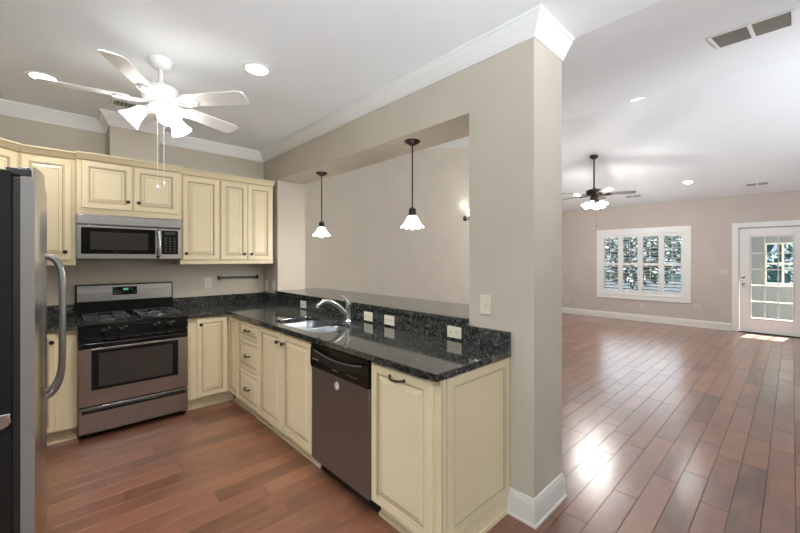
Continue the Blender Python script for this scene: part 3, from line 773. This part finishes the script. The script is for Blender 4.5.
def ell(b, c, ax, prof, seg=10): b.lathe(prof, c, ax, seg)
def make_fan(name, label, loc, rod, body_m, blade_m, iron_m, a0, R, shade_m, nsh, sh_a0, glow, lens_e, motor_r, chains, blade_w=.13, pitch=12, kit=0, low_glow=False, motor_h=.108):
    r = thing(name, label, 'ceiling fan', loc)
    MB().lathe([(.070, -.0008), (.072, -.012), (.062, -.040), (.040, -.060), (.018, -.066)]).build('canopy', body_m, r)
    MB().tube([(0, 0, -.05), (0, 0, -rod)], .0135, 12).build('downrod', body_m, r)
    z = -rod
    MB().lathe([(.022, z+.03), (.034, z+.012), (motor_r*.62, z), (motor_r*.95, z-.015), (motor_r, z-.035), (motor_r, z-.075), (motor_r*.9, z-.095), (motor_r*.55, z-.108)], seg=32).build('motor_housing', body_m, r)
    zb = z-.098
    for k in range(5):
        a = math.radians(a0+72*k); M = Matrix.Rotation(a, 4, 'Z') @ Matrix.Translation((0, 0, zb)) @ Matrix.Rotation(math.radians(pitch), 4, 'X')
        out = []
        x0, x1 = motor_r+.075, R; w0, w1 = blade_w*.42, blade_w*.52
        pts = [(x0, -w0), (x1-.035, -w1), (x1-.010, -w1*.86), (x1, -w1*.60), (x1, w1*.60), (x1-.010, w1*.86), (x1-.035, w1), (x0, w0), (x0-.018, w0*.6), (x0-.018, -w0*.6)]
        bl = MB().prism(pts, 'z', -.004, .004).move(M).build('blade', blade_m, r, .0015)
        ir = MB()
        for s_ in (-1, 1):
            ir.tube([(motor_r*.70, s_*.016, -.006), (motor_r+.03, s_*.030, -.012), (motor_r+.075, s_*.046, -.010), (motor_r+.12, s_*.040, -.009), (motor_r+.145, s_*.012, -.009)], [.007, .007, .008, .007, .006], 8)
        ir.tube([(motor_r*.70, 0, -.006), (motor_r+.15, 0, -.010)], [.010, .006], 8)
        ir.lathe([(.010, 0), (.010, .006)], (motor_r+.10, .03, -.016)).lathe([(.010, 0), (.010, .006)], (motor_r+.10, -.03, -.016))
        ir.move(M).build('blade_iron', iron_m, bl)
    MB().lathe([(.050, z-.106), (.062, z-.114), (.066, z-.150-kit), (.058, z-.166-kit), (.030, z-.176-kit), (.010, z-.182-kit)], seg=28).build('switch_housing', body_m, r)
    zl = z-.132-kit
    for k in range(nsh):
        a = math.radians(sh_a0+360/nsh*k); d = Vector((math.cos(a), math.sin(a), 0)); ax = (d*.72+Vector((0, 0, -.70))).normalized()
        p0 = d*.050+Vector((0, 0, zl)); p1 = d*.074+Vector((0, 0, zl-.004)); p2 = p1+ax*.016
        arm = MB().tube([p0, (p0+p1)/2+Vector((0, 0, .004)), p1, p2], .011, 10).lathe([(.018, 0), (.024, .010), (.026, .026)], p2-ax*.004, ax, 16).build('lamp_arm', body_m, r)
        c = p2+ax*.018
        MB().lathe([(.027, 0), (.034, .012), (.040, .040), (.050, .075), (.062, .100), (.068, .110), (.066, .112)], c, ax, 32, cap1=False).build('lamp_shade', shade_m, arm)
        MB().lathe([(.012, .005), (.022, .04), (.026, .065), (.018, .088), (.004, .094)], c, ax, 14).build('bulb', LENS, arm)
        light('fan_bulb_glow', 'POINT', (c+ax*.15) if low_glow else (c+d*.13+Vector((0, 0, .005))), glow, (1.0, .98, .95), parent=r, shadow_soft_size=.045)
    for (x, y, ln) in chains:
        b = MB().tube([(x, y, z-.165-kit), (x, y, z-.165-ln)], .0016, 6).lathe([(.003, 0), (.008, -.008), (.008, -.022), (.003, -.030)], (x, y, z-.165-ln), seg=12)
        b.build('pull_chain', body_m, r)
    return r
make_fan('ceiling_fan', 'white five-blade ceiling fan with lit bell shades over the kitchen', (.500, 2.800, ZC), .175, WHITE, WHITE, WHITE, 23, .585, SHADE, 3, 35, .25, 9, .105, [(.012, -.035, .45), (-.022, -.030, .48)], pitch=-13)
lf = make_fan('ceiling_fan', 'dark bronze ceiling fan hanging on a long rod in the living room', (7.279, 2.505, 3.330), .625, BRONZE, FBLADE, BRONZE, 5, .66, SHADE, 4, 2, 12, 9, .135, [(.02, -.03, .50)], pitch=-12, kit=.075, low_glow=True)

def downlight(label, loc, tilt, e, rad=.070):
    r = thing('recessed_light', label, 'recessed light', loc); r.rotation_euler = (0, tilt, 0)
    MB().lathe([(rad+.022, -.0006), (rad+.020, -.006), (rad+.002, -.007), (rad, -.003)], seg=32, cap1=False).build('trim_ring', WHITE, r)
    MB().lathe([(rad, -.0008), (rad, -.0035), (rad*.6, -.0045)], seg=32).build('lens', LENS, r)
    light('downlight_beam', 'SPOT', (0, 0, -.02), e, (1.0, .98, .95), parent=r, shadow_soft_size=.06, spot_size=math.radians(124), spot_blend=.85)
    return r
k1 = math.atan((ZR-ZC)/(XRID-XW2)); k2 = math.atan((ZR-ZE)/(XR-XRID))
downlight('recessed ceiling light beyond the fan blade, near the refrigerator', (-.063, 3.634, ZC), 0, 18)
downlight('recessed ceiling light in the middle of the kitchen ceiling beside the fan', (1.004, 2.487, ZC), 0, 55)
downlight('small recessed light by the ridge line of the living room ceiling', (5.846, 1.460, ZC+(5.846-XW2)*math.tan(k1)), -k1, 20)
downlight('recessed light on the living room ceiling above the shuttered window', (8.892, 1.373, ZE+(XR-8.892)*math.tan(k2)), k2, 30)
downlight('recessed light behind the dark fan near the column', (8.869, 3.422, ZE+(XR-8.869)*math.tan(k2)), k2, 14)
# unseen recessed lights added out of frame to brighten the rooms
downlight('added unseen recessed fill light above the refrigerator front', (-.063, 2.15, ZC), 0, 55)
downlight('added unseen recessed fill light above the camera side of the counter', (.75, .90, ZC), 0, 10)
downlight('added unseen recessed fill light behind the camera', (-.6, -.9, ZC), 0, 20)
downlight('added unseen recessed fill light over the open floor behind the camera', (4.2, -1.2, ZC+(4.2-XW2)*math.tan(k1)), -k1, 20)

# ceiling registers
def register(label, loc, tilt, L, Wd, n, gm, mid=True, along='y'):
    r = thing('ceiling_vent', label, 'vent', loc); r.rotation_euler = (0, tilt, 0 if along == 'y' else 0)
    b = MB(); fw = .022; hx, hy = Wd/2, L/2
    b.box(-hx, hx, -hy, -hy+fw, -.008, -.0006).box(-hx, hx, hy-fw, hy, -.008, -.0006).box(-hx, -hx+fw, -hy+fw, hy-fw, -.008, -.0006).box(hx-fw, hx, -hy+fw, hy-fw, -.008, -.0006)
    if mid: b.box(-hx+fw, hx-fw, -.012, .012, -.0075, -.0006)
    b.build('vent_frame', WHITE, r, .0015)
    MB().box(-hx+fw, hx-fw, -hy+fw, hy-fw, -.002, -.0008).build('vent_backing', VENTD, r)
    s_ = MB()
    for k in range(n):
        x = -hx+fw+(k+.5)*(2*hx-2*fw)/n; s_.prism([(x-.004, -.0065), (x+.001, -.0065), (x+.004, -.0025), (x-.001, -.0025)], 'y', -hy+fw, hy-fw)
    s_.build('vent_louver', gm, r, smooth=0); return r
def onA(x): return ZC+(x-XW2)*math.tan(k1)
def onB(x): return ZE+(XR-x)*math.tan(k2)
register('large grey return-air grille high on the sloped living room ceiling', (3.71, .205, onA(3.71)), -k1, .44, .56, 22, VENTG)
register('small white ceiling register above the glazed door', (9.33, .445, onB(9.33)), k2, .32, .14, 8, VENTG)
register('small ceiling register behind the dark fan blades', (9.27, 2.39, onB(9.27)), k2, .32, .14, 8, VENTG)
register('small ceiling register behind the white fan', (.46, 3.80, ZC), 0, .16, .26, 8, VENTG, False)
register('white ceiling register at the picture edge near the wall crown', (-.43, 4.02, ZC), 0, .48, .28, 9, WHITE, False)['label'] = 'white ceiling register over the corner cabinet, close to the crown moulding'

# wall sconce on the living room back wall
sc = thing('wall_sconce', 'wall sconce with upturned glass shade seen beside the column', 'sconce', (5.93, YB, 2.22))
MB().lathe([(.055, .0006), (.055, .010), (.035, .018), (.012, .022)], (0, 0, 0), (0, -1, 0)).build('back_plate', BRONZE, sc)
MB().tube([(0, -.015, 0), (0, -.06, -.03), (0, -.125, -.02), (0, -.13, .0)], .009, 10).build('arm', BRONZE, sc)
MB().lathe([(.010, -.045), (.022, -.036), (.016, -.020), (.030, -.006), (.044, .010), (.046, .030), (.040, .034)], (0, -.13, 0)).build('socket_cup', BRONZE, sc)
MB().lathe([(.040, .0345), (.050, .05), (.068, .10), (.092, .16), (.098, .175), (.094, .175)], (0, -.13, 0), seg=28, cap1=False).build('lamp_shade', SCSHADE, sc)
light('sconce_glow', 'POINT', (0, -.13, .24), .6, (1.0, .96, .9), parent=sc, shadow_soft_size=.05)

# what repeats shares a group
GROUPS = {'outlet': 'outlets on the walls', 'light_switch': 'switches on the walls', 'recessed_light': 'recessed lights in the ceilings', 'ceiling_vent': 'registers in the ceilings',
          'upper_cabinet': 'upper cabinets along the back wall', 'base_cabinet': 'base cabinets under the counters', 'garden_tree': 'trees in the garden', 'countertop': 'granite counters', 'ceiling_fan': 'ceiling fans'}
for o in list(COL.objects):
    k = o.name.split('.')[0]
    if o.parent is None and k in GROUPS: o['group'] = GROUPS[k]
